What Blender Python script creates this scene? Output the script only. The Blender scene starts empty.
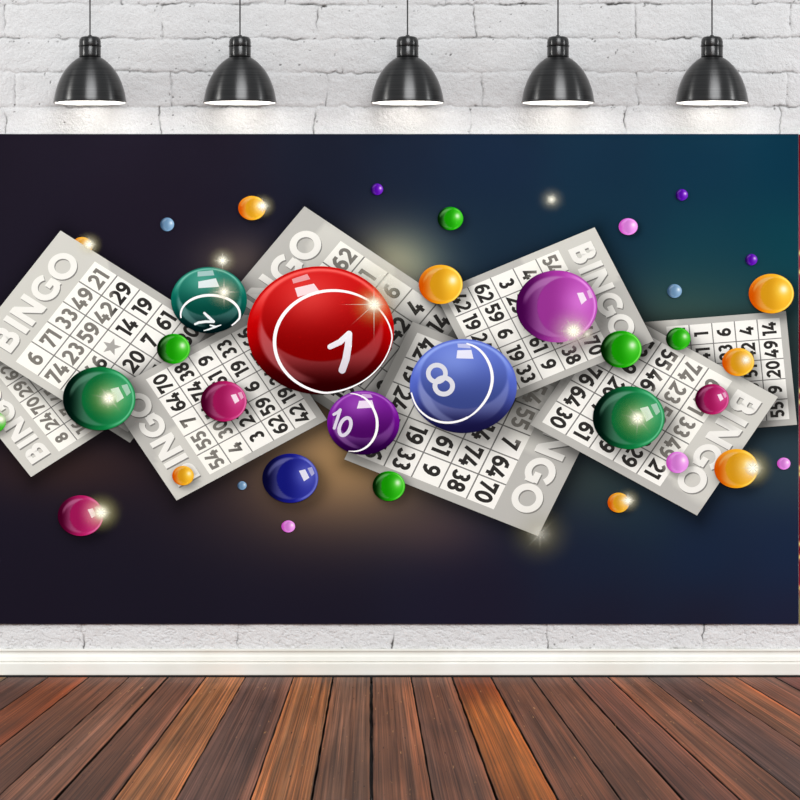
import bpy, math, random
import numpy as np
from mathutils import Vector

random.seed(7)
SC = bpy.context.scene
COL = SC.collection
D = 27.0            # camera distance to the wall (m)
PPM = 200.0         # photograph pixels per metre in the wall plane
VX, VY = 371.0, 457.0
CAMH = 1.1

def WX(px, y=0.0): return (px - VX) / PPM * (D + y) / D
def WZ(py, y=0.0): return CAMH + (VY - py) / PPM * (D + y) / D

def lin(c):
    c = np.asarray(c, float) / 255.0
    return np.where(c <= 0.04045, c / 12.92, ((c + 0.055) / 1.055) ** 2.4)

# ------------------------------------------------------------------ helpers
def link(o, parent=None):
    COL.objects.link(o)
    if parent is not None: o.parent = parent
    return o

def tag(o, label=None, cat=None, group=None, kind=None):
    if label: o['label'] = label
    if cat: o['category'] = cat
    if group: o['group'] = group
    if kind: o['kind'] = kind
    return o

def empty(name, loc):
    o = bpy.data.objects.new(name, None)
    o.location = loc
    o.empty_display_size = .1
    return link(o)

def mesh_obj(name, verts, faces, mat, parent=None, cols=None, smooth=False, attr='Col'):
    me = bpy.data.meshes.new(name)
    me.from_pydata([tuple(v) for v in verts], [], [tuple(f) for f in faces])
    if cols is not None:
        a = me.color_attributes.new(attr, 'FLOAT_COLOR', 'POINT')
        arr = np.asarray(cols, dtype=np.float32)
        if arr.shape[1] == 3: arr = np.hstack([arr, np.ones((len(arr), 1), np.float32)])
        a.data.foreach_set('color', arr.ravel())
    me.materials.append(mat)
    if smooth:
        me.polygons.foreach_set('use_smooth', [True] * len(me.polygons))
    me.update()
    o = bpy.data.objects.new(name, me)
    return link(o, parent)

# ------------------------------------------------------------------ materials
def new_mat(name):
    m = bpy.data.materials.new(name); m.use_nodes = True
    nt = m.node_tree
    for n in list(nt.nodes): nt.nodes.remove(n)
    out = nt.nodes.new('ShaderNodeOutputMaterial')
    return m, nt, out

def principled(name, color, rough=.5, metal=0.0, **kw):
    m, nt, out = new_mat(name)
    p = nt.nodes.new('ShaderNodeBsdfPrincipled')
    p.inputs['Base Color'].default_value = (*color, 1)
    p.inputs['Roughness'].default_value = rough
    p.inputs['Metallic'].default_value = metal
    for k, v in kw.items(): p.inputs[k].default_value = v
    nt.links.new(p.outputs[0], out.inputs[0])
    return m, nt, p

def mat_print():
    m, nt, out = new_mat('printed_ink')
    a = nt.nodes.new('ShaderNodeAttribute'); a.attribute_name = 'Col'
    d = nt.nodes.new('ShaderNodeBsdfDiffuse')
    nt.links.new(a.outputs['Color'], d.inputs['Color'])
    nt.links.new(d.outputs[0], out.inputs[0])
    return m
def mat_print_soft():
    m, nt, out = new_mat('printed_soft_ink')
    a = nt.nodes.new('ShaderNodeAttribute'); a.attribute_name = 'Col'
    d = nt.nodes.new('ShaderNodeBsdfDiffuse')
    t = nt.nodes.new('ShaderNodeBsdfTransparent')
    mx = nt.nodes.new('ShaderNodeMixShader')
    nt.links.new(a.outputs['Color'], d.inputs['Color'])
    nt.links.new(a.outputs['Alpha'], mx.inputs[0])
    nt.links.new(t.outputs[0], mx.inputs[1]); nt.links.new(d.outputs[0], mx.inputs[2])
    nt.links.new(mx.outputs[0], out.inputs[0])
    return m
M_PRINT = mat_print(); M_SOFT = mat_print_soft()

# ------------------------------------------------------------------ numpy noise
def _h(ix, iy, s):
    n = (ix.astype(np.int64) * 374761393 + iy.astype(np.int64) * 668265263 + s * 982451653) & 0xffffffff
    n = ((n ^ (n >> 13)) * 1274126177) & 0xffffffff
    n = n ^ (n >> 16)
    return (n & 0xffff) / 65535.0
def vnoise(x, y, s=0):
    ix = np.floor(x); iy = np.floor(y); fx = x - ix; fy = y - iy
    fx = fx * fx * fx * (fx * (fx * 6 - 15) + 10); fy = fy * fy * fy * (fy * (fy * 6 - 15) + 10)
    a = _h(ix, iy, s); b = _h(ix + 1, iy, s); c = _h(ix, iy + 1, s); d = _h(ix + 1, iy + 1, s)
    return (a * (1 - fx) + b * fx) * (1 - fy) + (c * (1 - fx) + d * fx) * fy - .5
def fbm(x, y, s=0, o=4):
    r = 0; a = 1
    for i in range(o):
        r = r + a * vnoise(x * 2 ** i, y * 2 ** i, s + i * 17); a *= .5
    return r
def sstep(a, b, x):
    t = np.clip((x - a) / (b - a), 0, 1); return t * t * (3 - 2 * t)

# ================================================================== THE WALL
def mat_wall():
    m, nt, out = new_mat('white_painted_brick')
    p = nt.nodes.new('ShaderNodeBsdfPrincipled'); p.inputs['Roughness'].default_value = .75
    a = nt.nodes.new('ShaderNodeAttribute'); a.attribute_name = 'Col'
    tc = nt.nodes.new('ShaderNodeTexCoord')
    n = nt.nodes.new('ShaderNodeTexNoise'); n.inputs['Scale'].default_value = 150; n.inputs['Detail'].default_value = 5
    n2 = nt.nodes.new('ShaderNodeTexNoise'); n2.inputs['Scale'].default_value = 5; n2.inputs['Detail'].default_value = 3
    mr = nt.nodes.new('ShaderNodeMapRange'); mr.inputs[3].default_value = .94; mr.inputs[4].default_value = 1.04
    mul = nt.nodes.new('ShaderNodeMixRGB'); mul.blend_type = 'MULTIPLY'; mul.inputs[0].default_value = 1
    mg = nt.nodes.new('ShaderNodeMapRange'); mg.inputs[1].default_value = .3; mg.inputs[2].default_value = .7; mg.inputs[3].default_value = .90; mg.inputs[4].default_value = 1.06
    mm = nt.nodes.new('ShaderNodeMath'); mm.operation = 'MULTIPLY'
    b = nt.nodes.new('ShaderNodeBump'); b.inputs['Strength'].default_value = .6; b.inputs['Distance'].default_value = .006
    L = nt.links.new
    L(tc.outputs['Object'], n.inputs['Vector']); L(tc.outputs['Object'], n2.inputs['Vector'])
    L(n2.outputs[0], mr.inputs[0]); L(a.outputs['Color'], mul.inputs[1]); L(n.outputs[0], mg.inputs[0]); L(mr.outputs[0], mm.inputs[0]); L(mg.outputs[0], mm.inputs[1]); L(mm.outputs[0], mul.inputs[2])
    L(mul.outputs[0], p.inputs['Base Color']); L(n.outputs[0], b.inputs['Height']); L(b.outputs[0], p.inputs['Normal'])
    L(p.outputs[0], out.inputs[0])
    return m

def build_wall():
    st = 0.75
    xs = np.concatenate([np.arange(-420, -12, 12.0), np.arange(-12, 812, st), np.arange(812, 1240, 12.0)])
    ys = np.concatenate([np.arange(-60, -3, 4.0), np.arange(-3, 140, st), np.arange(140, 618, 12.0), np.arange(618, 652, st), np.array([652., 660., 672.])])
    X, Y = np.meshgrid(xs, ys)
    # wobble the joints
    wx = 2.2 * fbm(X / 26, Y / 26, 3) + 1.8 * fbm(X / 6, Y / 6, 9, 3)
    wy = 1.8 * fbm(X / 30, Y / 30, 5) + 2.4 * fbm(X / 8, Y / 8, 11, 4)
    rows = [-64, -30, 4.5, 38.5, 72, 106.5] + [140.5 + 34 * i for i in range(17)]
    vert = {0: [-120, 30, 185, 340, 500, 650, 810], 1: [-65, 88, 132, 317, 455, 627, 782],
            2: [-30, 122, 285, 445, 597, 752], 3: [5, 162, 317, 475, 636, 790],
            4: [-70, 88, 243, 400, 556, 712, 868], 5: [16, 171, 327, 482, 637, 710, 787],
            19: [72, 228, 384, 540, 690, 845], 20: [0, 150, 306, 460, 612, 770]}
    for i in range(6, 22):
        if i not in vert: vert[i] = [(-150 + 155 * k + (78 if i % 2 else 0)) for k in range(8)]
    Yw = Y + wy; Xw = X + wx
    dh = np.full(X.shape, 1e9); rowi = np.zeros(X.shape, int)
    for i, r in enumerate(rows):
        dh = np.minimum(dh, np.abs(Yw - r)); rowi = np.where(Yw >= r, i + 1, rowi)
    dv = np.full(X.shape, 1e9)
    for i, vs in vert.items():
        msk = rowi == i
        for v in vs: dv = np.where(msk, np.minimum(dv, np.abs(Xw + .6 * np.sin(Y / 5 + v) - v)), dv)
    # broad soft dip to each joint and an uneven thin crack within it
    mod_h = np.clip(.75 + 1.5 * fbm(X / 40, Y / 40, 21, 3), .05, 1.2)
    mod_v = np.clip(.80 + 1.6 * fbm(X / 18, Y / 18, 23, 3), .05, 1.2)
    first = (rowi <= 3)
    mod_h = mod_h * np.where(first & (Y < 90), 1.15, .8)
    soft = .0032 * np.exp(-(dh / 2.6) ** 2) + .0028 * np.exp(-(dv / 2.6) ** 2)
    crack = np.maximum(mod_h * np.exp(-(dh / .8) ** 2), mod_v * np.exp(-(dv / .62) ** 2))
    # chipped crumbly spots beside joints
    near = np.exp(-(np.minimum(dh, dv) / 5.0) ** 2)
    chips = sstep(.46, .6, fbm(X / 3.2, Y / 3.2, 41, 3)) * near
    pits = sstep(.56, .64, fbm(X / 3.6, Y / 3.6, 57, 2)) * sstep(.1, .3, fbm(X / 60, Y / 60, 58, 2))
    ridge = np.abs(fbm((X + Y * .5) / 9, (Y - X * .3) / 5, 71, 4))
    rough = .0024 * fbm(X / 9, Y / 7, 31, 5) + .0040 * fbm(X / 40, Y / 26, 33, 3) + .0016 * fbm(X / 2.4, Y / 2.2, 35, 2)
    low = (Y > 600)
    rough = rough + np.where(low, .0052 * (sstep(0, .10, ridge) - 1), .0016 * (sstep(0, .07, ridge) - 1))
    depth = soft + .0075 * crack + .004 * chips + .0035 * pits - rough
    depth = depth - depth.min()
    depth = np.clip(depth, 0, .03)
    vx = (X - VX) / PPM; vz = CAMH + (VY - Y) / PPM
    V = np.stack([vx, depth, vz], -1).reshape(-1, 3)
    nx = len(xs); ny = len(ys)
    idx = np.arange(nx * ny).reshape(ny, nx)
    F = np.stack([idx[1:, :-1], idx[1:, 1:], idx[:-1, 1:], idx[:-1, :-1]], -1).reshape(-1, 4)
    base = lin((216, 216, 216)); dirt = lin((58, 55, 52))
    k = np.clip(.85 * crack ** 1.2 * np.clip(.55 + 1.5 * fbm(X / 12, Y / 12, 77, 3), 0, 1) + .75 * chips * (fbm(X / 25, Y / 25, 79, 2) > .05) + .8 * pits, 0, 1)
    C = base * (1 - k[..., None]) + dirt * k[..., None]
    o = mesh_obj('wall_back', V, F.tolist(), mat_wall(), cols=C.reshape(-1, 3), smooth=True)
    tag(o, kind='structure')
build_wall()

# ================================================================== BASEBOARD
def extrude_profile(name, prof, x0, x1, mat, parent=None):
    n = len(prof); V = []
    for x in (x0, x1):
        for (y, z) in prof: V.append((x, y, z))
    F = [(i, (i + 1) % n, n + (i + 1) % n, n + i) for i in range(n)]
    F += [tuple(range(n))[::-1], tuple(range(n, 2 * n))]
    return mesh_obj(name, V, F, mat, parent)
def mat_baseboard():
    m, nt, p = principled('baseboard_paint', tuple(lin((246, 246, 238))), .35)
    tc = nt.nodes.new('ShaderNodeTexCoord')
    n = nt.nodes.new('ShaderNodeTexNoise'); n.inputs['Scale'].default_value = 2.0; n.inputs['Detail'].default_value = 4
    cr = nt.nodes.new('ShaderNodeValToRGB')
    cr.color_ramp.elements[0].color = (*lin((219, 218, 208)), 1); cr.color_ramp.elements[0].position = .35
    cr.color_ramp.elements[1].color = (*lin((231, 231, 224)), 1); cr.color_ramp.elements[1].position = .6
    nt.links.new(tc.outputs['Object'], n.inputs['Vector']); nt.links.new(n.outputs[0], cr.inputs[0])
    nt.links.new(cr.outputs[0], p.inputs['Base Color'])
    return m
def zb(py): return WZ(py, -.03)
prof = [(.03, zb(649)), (-.012, zb(649)), (-.016, zb(649.6)), (-.016, zb(651.2)), (-.010, zb(652.4)), (-.010, zb(654.0)),
        (-.014, zb(655.2)), (-.016, zb(656.8)), (-.021, zb(658.6)), (-.025, zb(660.0)), (-.026, zb(661.0)), (-.022, zb(661.6)), (-.022, zb(662.6)),
        (-.030, zb(663.2)), (-.031, zb(664)), (-.031, zb(674.6)), (-.029, zb(675.2)), (.03, zb(675.2))]
bb = extrude_profile('baseboard_back', prof[::-1], -3.9, 4.3, mat_baseboard())
tag(bb, kind='structure')
m_gap, _, _ = principled('black_gap_shade', (.004, .004, .004), .9)
gs = extrude_profile('gap_shade_strip_1', [(.03, -.0306), (-.026, -.0306), (-.026, zb(675.1)), (.03, zb(675.1))], -3.9, 4.3, m_gap)  # black box standing in for the shade in the gap below the baseboard
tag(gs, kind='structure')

# ================================================================== FLOOR
def mat_floor():
    m, nt, out = new_mat('wood_planks')
    N = nt.nodes.new; L = nt.links.new
    p = N('ShaderNodeBsdfPrincipled')
    a = N('ShaderNodeAttribute'); a.attribute_name = 'Col'
    tc = N('ShaderNodeTexCoord')
    off = N('ShaderNodeVectorMath'); off.operation = 'MULTIPLY_ADD'
    # shift each plank's grain by its own seed (kept in alpha)
    comb = N('ShaderNodeCombineXYZ'); mulS = N('ShaderNodeMath'); mulS.operation = 'MULTIPLY'; mulS.inputs[1].default_value = 37.0
    L(a.outputs['Alpha'], mulS.inputs[0]); L(mulS.outputs[0], comb.inputs[1]); L(mulS.outputs[0], comb.inputs[2])
    L(tc.outputs['Object'], off.inputs[0]); off.inputs[1].default_value = (1, 1, 1); L(comb.outputs[0], off.inputs[2])
    def noise(sx, sy, det, dist=0.0):
        mp = N('ShaderNodeMapping'); mp.inputs['Scale'].default_value = (sx, sy, 3)
        n = N('ShaderNodeTexNoise'); n.inputs['Scale'].default_value = 1; n.inputs['Detail'].default_value = det
        n.inputs['Distortion'].default_value = dist
        L(off.outputs[0], mp.inputs[0]); L(mp.outputs[0], n.inputs['Vector']); return n
    fine = noise(170, .22, 8, .1)
    mid = noise(44, .09, 8, .25)
    blot = noise(6, .36, 4, .5)
    speck = noise(100, 2.6, 3)
    r1 = N('ShaderNodeMapRange'); r1.inputs[1].default_value = .36; r1.inputs[2].default_value = .64; r1.inputs[3].default_value = .52; r1.inputs[4].default_value = 1.52
    L(fine.outputs[0], r1.inputs[0])
    r2 = N('ShaderNodeMapRange'); r2.inputs[1].default_value = .3; r2.inputs[2].default_value = .7; r2.inputs[3].default_value = .58; r2.inputs[4].default_value = 1.22
    L(mid.outputs[0], r2.inputs[0])
    r3 = N('ShaderNodeMapRange'); r3.inputs[1].default_value = .35; r3.inputs[2].default_value = .68; r3.inputs[3].default_value = 0; r3.inputs[4].default_value = 1
    L(blot.outputs[0], r3.inputs[0])
    mA = N('ShaderNodeMath'); mA.operation = 'MULTIPLY'; L(r1.outputs[0], mA.inputs[0]); L(r2.outputs[0], mA.inputs[1])
    # blotches pull the hue toward a greyer brown
    grey = N('ShaderNodeMixRGB'); grey.blend_type = 'MULTIPLY'; grey.inputs[2].default_value = (.70, .74, .78, 1)
    L(r3.outputs[0], grey.inputs[0]); L(a.outputs['Color'], grey.inputs[1])
    mul = N('ShaderNodeMixRGB'); mul.blend_type = 'MULTIPLY'; mul.inputs[0].default_value = 1
    L(grey.outputs[0], mul.inputs[1]); L(mA.outputs[0], mul.inputs[2])
    thin = noise(120, .05, 2, .05)
    rt = N('ShaderNodeMapRange'); rt.inputs[1].default_value = .33; rt.inputs[2].default_value = .27; L(thin.outputs[0], rt.inputs[0])
    dk = N('ShaderNodeMixRGB'); dk.inputs[2].default_value = (*lin((46, 26, 18)), 1)
    rt2 = N('ShaderNodeMath'); rt2.operation = 'MULTIPLY'; rt2.inputs[1].default_value = .75; L(rt.outputs[0], rt2.inputs[0])
    L(rt2.outputs[0], dk.inputs[0]); L(mul.outputs[0], dk.inputs[1]); mul = dk
    # orange tint in the lighter streaks
    r4 = N('ShaderNodeMapRange'); r4.inputs[1].default_value = .54; r4.inputs[2].default_value = .72; r4.inputs[4].default_value = .45
    L(mid.outputs[0], r4.inputs[0])
    tint = N('ShaderNodeMixRGB'); tint.blend_type = 'MULTIPLY'; tint.inputs[2].default_value = (1.35, 1.08, .85, 1)
    L(r4.outputs[0], tint.inputs[0]); L(mul.outputs[0], tint.inputs[1])
    # small dark knots / pale scuffs
    rs = N('ShaderNodeMapRange'); rs.inputs[1].default_value = .70; rs.inputs[2].default_value = .76; L(speck.outputs[0], rs.inputs[0])
    sp = N('ShaderNodeMixRGB'); sp.inputs[2].default_value = (*lin((190, 140, 90)), 1)
    L(rs.outputs[0], sp.inputs[0]); L(tint.outputs[0], sp.inputs[1])
    rd = N('ShaderNodeMapRange'); rd.inputs[1].default_value = .30; rd.inputs[2].default_value = .25; L(speck.outputs[0], rd.inputs[0])
    sd = N('ShaderNodeMixRGB'); sd.inputs[2].default_value = (*lin((40, 24, 18)), 1)
    L(rd.outputs[0], sd.inputs[0]); L(sp.outputs[0], sd.inputs[1])
    L(sd.outputs[0], p.inputs['Base Color'])
    p.inputs['Roughness'].default_value = .55
    p.inputs['Specular IOR Level'].default_value = .04
    L(p.outputs[0], out.inputs[0])
    return m

def build_floor():
    edges = [8, 48.5, 89, 129, 168, 205.5, 245.5, 293.5, 333, 371.3, 411, 452, 491, 531.5, 571.5, 608, 648, 697, 736, 775]
    gw = [2, 2, 2, 1.6, 3.4, 2, 1.2, 1.2, 2.6, 4.0, 1.8, 2.6, 2.4, 2.0, 3.0, 2.4, 1.4, 1.2, 2.0, 3.0]
    cl = {0: (96, 62, 54), 1: (126, 64, 38), 2: (112, 68, 52), 3: (116, 76, 62), 4: (112, 70, 56), 5: (146, 92, 60),
          6: (98, 68, 62), 7: (144, 90, 58), 8: (116, 78, 62), 9: (120, 76, 58), 10: (110, 70, 56), 11: (148, 80, 34),
          12: (114, 70, 54), 13: (112, 70, 56), 14: (116, 70, 58), 15: (124, 76, 58), 16: (98, 66, 60), 17: (134, 82, 60), 18: (118, 74, 60)}
    e = list(edges); g = list(gw)
    while e[0] > -360: e.insert(0, e[0] - 40.5); g.insert(0, 2)
    while e[-1] < 1160: e.append(e[-1] + 40.5); g.append(2)
    k0 = e.index(8)
    V = []; F = []; C = []
    y0, y1 = -(D - .4), -.034
    rnd = random.Random(3)
    for i in range(len(e) - 1):
        xa = (e[i] - VX) / PPM + g[i] * .0014; xb = (e[i + 1] - VX) / PPM - g[i + 1] * .0014
        c = cl.get(i - k0, (112 + rnd.randint(-10, 16), 72 + rnd.randint(-6, 8), 58))
        n = 60
        lc = lin(np.array(c) * (1.13, 1.15, 1.09)); seed = rnd.random()
        s = len(V)
        NX = 9
        lat = [1 + rnd.uniform(-.16, .16) for _ in range(NX)]
        warm = [rnd.uniform(-.08, .08) for _ in range(NX)]
        if rnd.random() < .55 or (i - k0) in (4, 5, 7, 8, 14, 15, 17):
            for q in ((0, 1) if (i - k0) in (8, 7, 15) else (NX - 2, NX - 1)): lat[q] *= 1.30; warm[q] += .10
        ph = rnd.uniform(0, 6)
        for j in range(n + 1):
            t = (j / n) ** 1.5
            y = y1 + (y0 - y1) * t
            wa = .0016 * math.sin(y * 5.1 + i) * (j % 2); wb = .0016 * math.sin(y * 4.3 + i * 2) * ((j + 1) % 2)
            r = .002
            mid = [(xa + wa + r + (xb + wb - xa - wa - 2 * r) * q / (NX - 1), 0) for q in range(NX)]
            prf = [(xa + wa, -.03), (xa + wa, -r)] + mid + [(xb + wb, -r), (xb + wb, -.03)]
            lon = 1 + .13 * math.sin(y * .55 + ph) + .07 * math.sin(y * 1.7 + 2 * ph)
            if i - k0 == 11: lon *= .62 + .5 * sstep(.5, 4.5, -y); wk = .25 * sstep(4, 1, -y)
            else: wk = 0
            for q, (x, z) in enumerate(prf):
                if z < 0: C.append((*(lc * .04), seed))
                else:
                    m = lat[q - 2] * lon; w_ = warm[q - 2]
                    C.append((lc[0] * m * (1 + w_), lc[1] * m * (1 - wk), lc[2] * m * (1 - w_) * (1 - wk), seed))
                V.append((x, y, z))
        npf = NX + 4
        for j in range(n):
            a = s + j * npf; b = a + npf
            for q in range(npf - 1): F.append((a + q, a + q + 1, b + q + 1, b + q))
        F.append(tuple(s + q for q in range(NX + 4))[::-1])
    # sub-floor below the planks
    s = len(V)
    xa = (e[0] - VX) / PPM; xb = (e[-1] - VX) / PPM
    for (x, y) in ((xa, y0), (xb, y0), (xb, .02), (xa, .02)): V.append((x, y, -.031)); C.append((.004, .003, .003, 0))
    F.append((s, s + 1, s + 2, s + 3))
    me_o = mesh_obj('floor', V, F, mat_floor(), cols=C)
    tag(me_o, kind='structure')
build_floor()

# ================================================================== PENDANT LAMPS
def lathe(name, prof, mat, parent, seg=64, smooth=True):
    V = []; F = []; n = len(prof)
    for s in range(seg):
        a = 2 * math.pi * s / seg
        for (r, z) in prof: V.append((r * math.cos(a), r * math.sin(a), z))
    for s in range(seg):
        t = (s + 1) % seg
        for i in range(n - 1):
            F.append((s * n + i, t * n + i, t * n + i + 1, s * n + i + 1))
    o = mesh_obj(name, V, F, mat, parent, smooth=smooth)
    return o

def mat_brushed():
    m, nt, p = principled('dark_brushed_metal', (.07, .07, .073), .34, 1.0)
    N = nt.nodes.new; L = nt.links.new
    tc = N('ShaderNodeTexCoord'); mp = N('ShaderNodeMapping'); mp.inputs['Scale'].default_value = (3, 3, 260)
    n = N('ShaderNodeTexNoise'); n.inputs['Scale'].default_value = 1; n.inputs['Detail'].default_value = 4
    L(tc.outputs['Object'], mp.inputs[0]); L(mp.outputs[0], n.inputs['Vector'])
    r = N('ShaderNodeMapRange'); r.inputs[3].default_value = .24; r.inputs[4].default_value = .42; L(n.outputs[0], r.inputs[0])
    L(r.outputs[0], p.inputs['Roughness'])
    cr = N('ShaderNodeMapRange'); cr.inputs[3].default_value = .035; cr.inputs[4].default_value = .13; L(n.outputs[0], cr.inputs[0])
    L(cr.outputs[0], p.inputs['Base Color'])
    p.inputs['Anisotropic'].default_value = .85; p.inputs['Anisotropic Rotation'].default_value = .25
    tg = N('ShaderNodeTangent'); tg.direction_type = 'RADIAL'; tg.axis = 'Z'
    L(tg.outputs[0], p.inputs['Tangent'])
    return m
M_SHADE = mat_brushed()
M_SHADE_IN, _, _ = principled('white_enamel', (.92, .92, .9), .4)
M_CORD, _, _ = principled('dark_cord', (.03, .03, .03), .6)
M_BLK, _, _ = principled('black_ring', (.012, .012, .012), .35, .6)
mb, ntb, outb = new_mat('lit_bulb')
em = ntb.nodes.new('ShaderNodeEmission'); em.inputs[0].default_value = (1, .97, .9, 1); em.inputs[1].default_value = 6
ntb.links.new(em.outputs[0], outb.inputs[0]); M_BULB = mb

LY = -.21
S = (D + LY) / D / PPM
def make_lamp(px, label):
    t = empty('pendant_lamp', (WX(px, LY), LY, WZ(102.9, LY)))
    tag(t, label, 'lamp', 'pendant lamps in a row in front of the brick wall')
    # outer dome (radius, height above rim)
    pts = [(36.3, 0), (36.4, 1.0), (36.0, 4), (35.3, 8), (34.3, 12.5), (32.9, 17), (31.0, 22), (28.6, 27), (25.6, 32), (22.0, 36.5), (18.0, 40.5), (14.0, 43.6), (10.6, 45.6), (9.6, 46.4)]
    outer = [(r * S, h * S) for r, h in pts]
    inner = [(max(r - .9, 1) * S, max(h - .9, .0) * S) for r, h in pts]
    lathe('lamp_shade', outer, M_SHADE, t)
    lathe('shade_lining', inner[::-1] + [(35.5 * S, -.02 * S), (36.3 * S, 0)], M_SHADE_IN, t)['label'] = 'white inner lining of the shade'
    rr = [(36.35 * S + .0022 * math.cos(a), .004 + .0045 * math.sin(a)) for a in [i * math.pi / 4 for i in range(9)]]
    lathe('rim', rr, M_SHADE, t)
    cap = [(9.4, 45.6), (10.6, 46.6), (10.9, 47.8), (10.9, 56.2), (10.6, 56.6), (10.5, 57.0), (10.9, 57.6), (10.9, 61.0), (10.4, 63.6), (8.9, 65.6), (6.4, 66.4), (2.2, 66.5), (2.0, 67.6), (.9, 67.8)]
    so = lathe('socket_cap', [(r * S, h * S) for r, h in cap], M_SHADE, t, 48)
    ring = [((10.9 + .75 * math.cos(a)) * S, (56.8 + .6 * math.sin(a)) * S) for a in [i * math.pi / 4 for i in range(9)]]
    lathe('collar_ring', ring, M_BLK, so, 48)['label'] = 'black ring around the socket cap'
    ring = [((10.2 + .9 * math.cos(a)) * S, (46.2 + .8 * math.sin(a)) * S) for a in [i * math.pi / 4 for i in range(9)]]
    lathe('collar_ring', ring, M_BLK, so, 48)
    lathe('cord', [(.75 * S, 67.0 * S), (.75 * S, 140 * S)], M_CORD, t, 12)
    b = [(0.001, 10)] + [(6 * math.cos(a), 16 + 6 * math.sin(a)) for a in [math.radians(x) for x in range(-80, 61, 10)]] + [(2.8, 24), (2.8, 40)]
    lathe('bulb', [(r * S, h * S) for r, h in b], M_BULB, t, 24)
    ld = bpy.data.lights.new('lamp_light', 'POINT'); ld.energy = LAMP_W; ld.color = (1, .97, .93); ld.shadow_soft_size = .024
    lo = bpy.data.objects.new('lamp_light', ld); link(lo, t); lo.location = (0, 0, 6 * S)
    return t
LAMP_W = 1.4
for px, lb in ((90, 'dark metal dome pendant lamp nearest the left end of the bingo banner'),
               (240, 'dark metal dome pendant lamp above the teal ball, second from the left'),
               (407.5, 'dark metal dome pendant lamp hanging in the middle of the five'),
               (558, 'dark metal dome pendant lamp above the violet ball, second from the right'),
               (712, 'dark metal dome pendant lamp nearest the right end of the bingo banner')):
    make_lamp(px, lb)

# ================================================================== THE PRINTED BANNER
BY = -.008                     # y of the printed face
STEP = .00014
TX = WX(400); TZ = WZ(624)
banner = empty('bingo_banner', (TX, BY, TZ))
tag(banner, 'wide dark banner printed with bingo cards and shiny numbered balls on the brick wall', 'banner')

def P(px, py, k):
    y = BY - STEP * k
    return (WX(px, y) - TX, y - BY, WZ(py, y) - TZ)

K = 1.12    # the print is stretched sideways
T1 = [[54, 55, 7, 64, 70], [4, 30, 14, 74, 38], [3, 23, '*', 61, 9], [62, 59, 6, 19, 33], [42, 19, 24, 17, 66]]
T2 = [[6, 71, 33, 49, 21], [74, 23, 59, 42, 29], [55, 46, '*', 14, 19], [52, 9, 20, 7, 61], [8, 3, 76, 64, 30]]
T3 = [[8, 24, 70, 29, 62], [16, 7, 45, 41, 1], [12, 40, '*', 23, 6], [15, 25, 51, 42, 4], [55, 9, 20, 49, 14]]
# name, header corner kind, corner px, angle, cell, table, layer, gloss circle (x, y, r), label
CARDS = [
    ('B', 'B', (31, 477), -125.5, 20.0, T3, 0, (30, 400, 90), 'printed bingo card at the lower left, under the larger card'),
    ('A', 'O', (60.5, 230.5), -54.8, 24.5, T2, 1, (-30, 300, 143), 'printed bingo card at the upper left with a star in its middle'),
    ('D', 'O', (304.5, 206.3), -53.1, 26.6, T3, 2, (350, 262, 45), 'printed bingo card behind the big red ball'),
    ('C', 'B', (176.5, 500.5), -121.0, 22.2, T1, 3, (200, 462, 44), 'printed bingo card below the teal ball, its corner pointing down'),
    ('E', 'O', (538, 536), 113.9, 26.8, T1, 4, (545, 410, 44), 'printed bingo card below the blue ball'),
    ('H', 'O', (626, 323.5), -95.0, 20.3, T3, 5, (640, 330, 40), 'printed bingo card standing nearly upright at the right edge'),
    ('G', 'O', (697, 515.5), 121.4, 24.7, T2, 6, (740, 420, 92), 'printed bingo card around the dark green ball at lower right'),
    ('F', 'B', (594.7, 227.3), 65.2, 22.3, T1, 7, (575, 240, 58), 'printed bingo card behind the violet ball'),
]
class Card: pass
cards = []
for nm, kind, cor, ang, s, tb, lay, gl, lab in CARDS:
    c = Card(); c.nm = nm; a = math.radians(ang); c.s = s; c.tb = tb; c.lay = lay; c.gl = gl; c.label = lab
    c.u = np.array([math.cos(a), math.sin(a)]) * s; c.v = np.array([-math.sin(a), math.cos(a)]) * s
    co = np.array([cor[0] / K, cor[1]])
    # grid origin = the B-side corner of the number grid nearest the header
    c.o = co + (.31 * c.u if kind == 'B' else -5.31 * c.u) + 1.75 * c.v
    cards.append(c)
A0, A1, B0, B1 = -.31, 5.31, -1.75, 5.31
def card_pt(c, a, b):
    p = c.o + a * c.u + b * c.v
    return p[0] * K, p[1]
def card_dist(c, X, Y):
    dx = X / K - c.o[0]; dy = Y - c.o[1]
    a = (dx * c.u[0] + dy * c.u[1]) / c.s; b = (dx * c.v[0] + dy * c.v[1]) / c.s
    ex = np.maximum(np.maximum(A0 * c.s - a, a - A1 * c.s), 0); ey = np.maximum(np.maximum(B0 * c.s - b, b - B1 * c.s), 0)
    return np.hypot(ex, ey)

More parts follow.
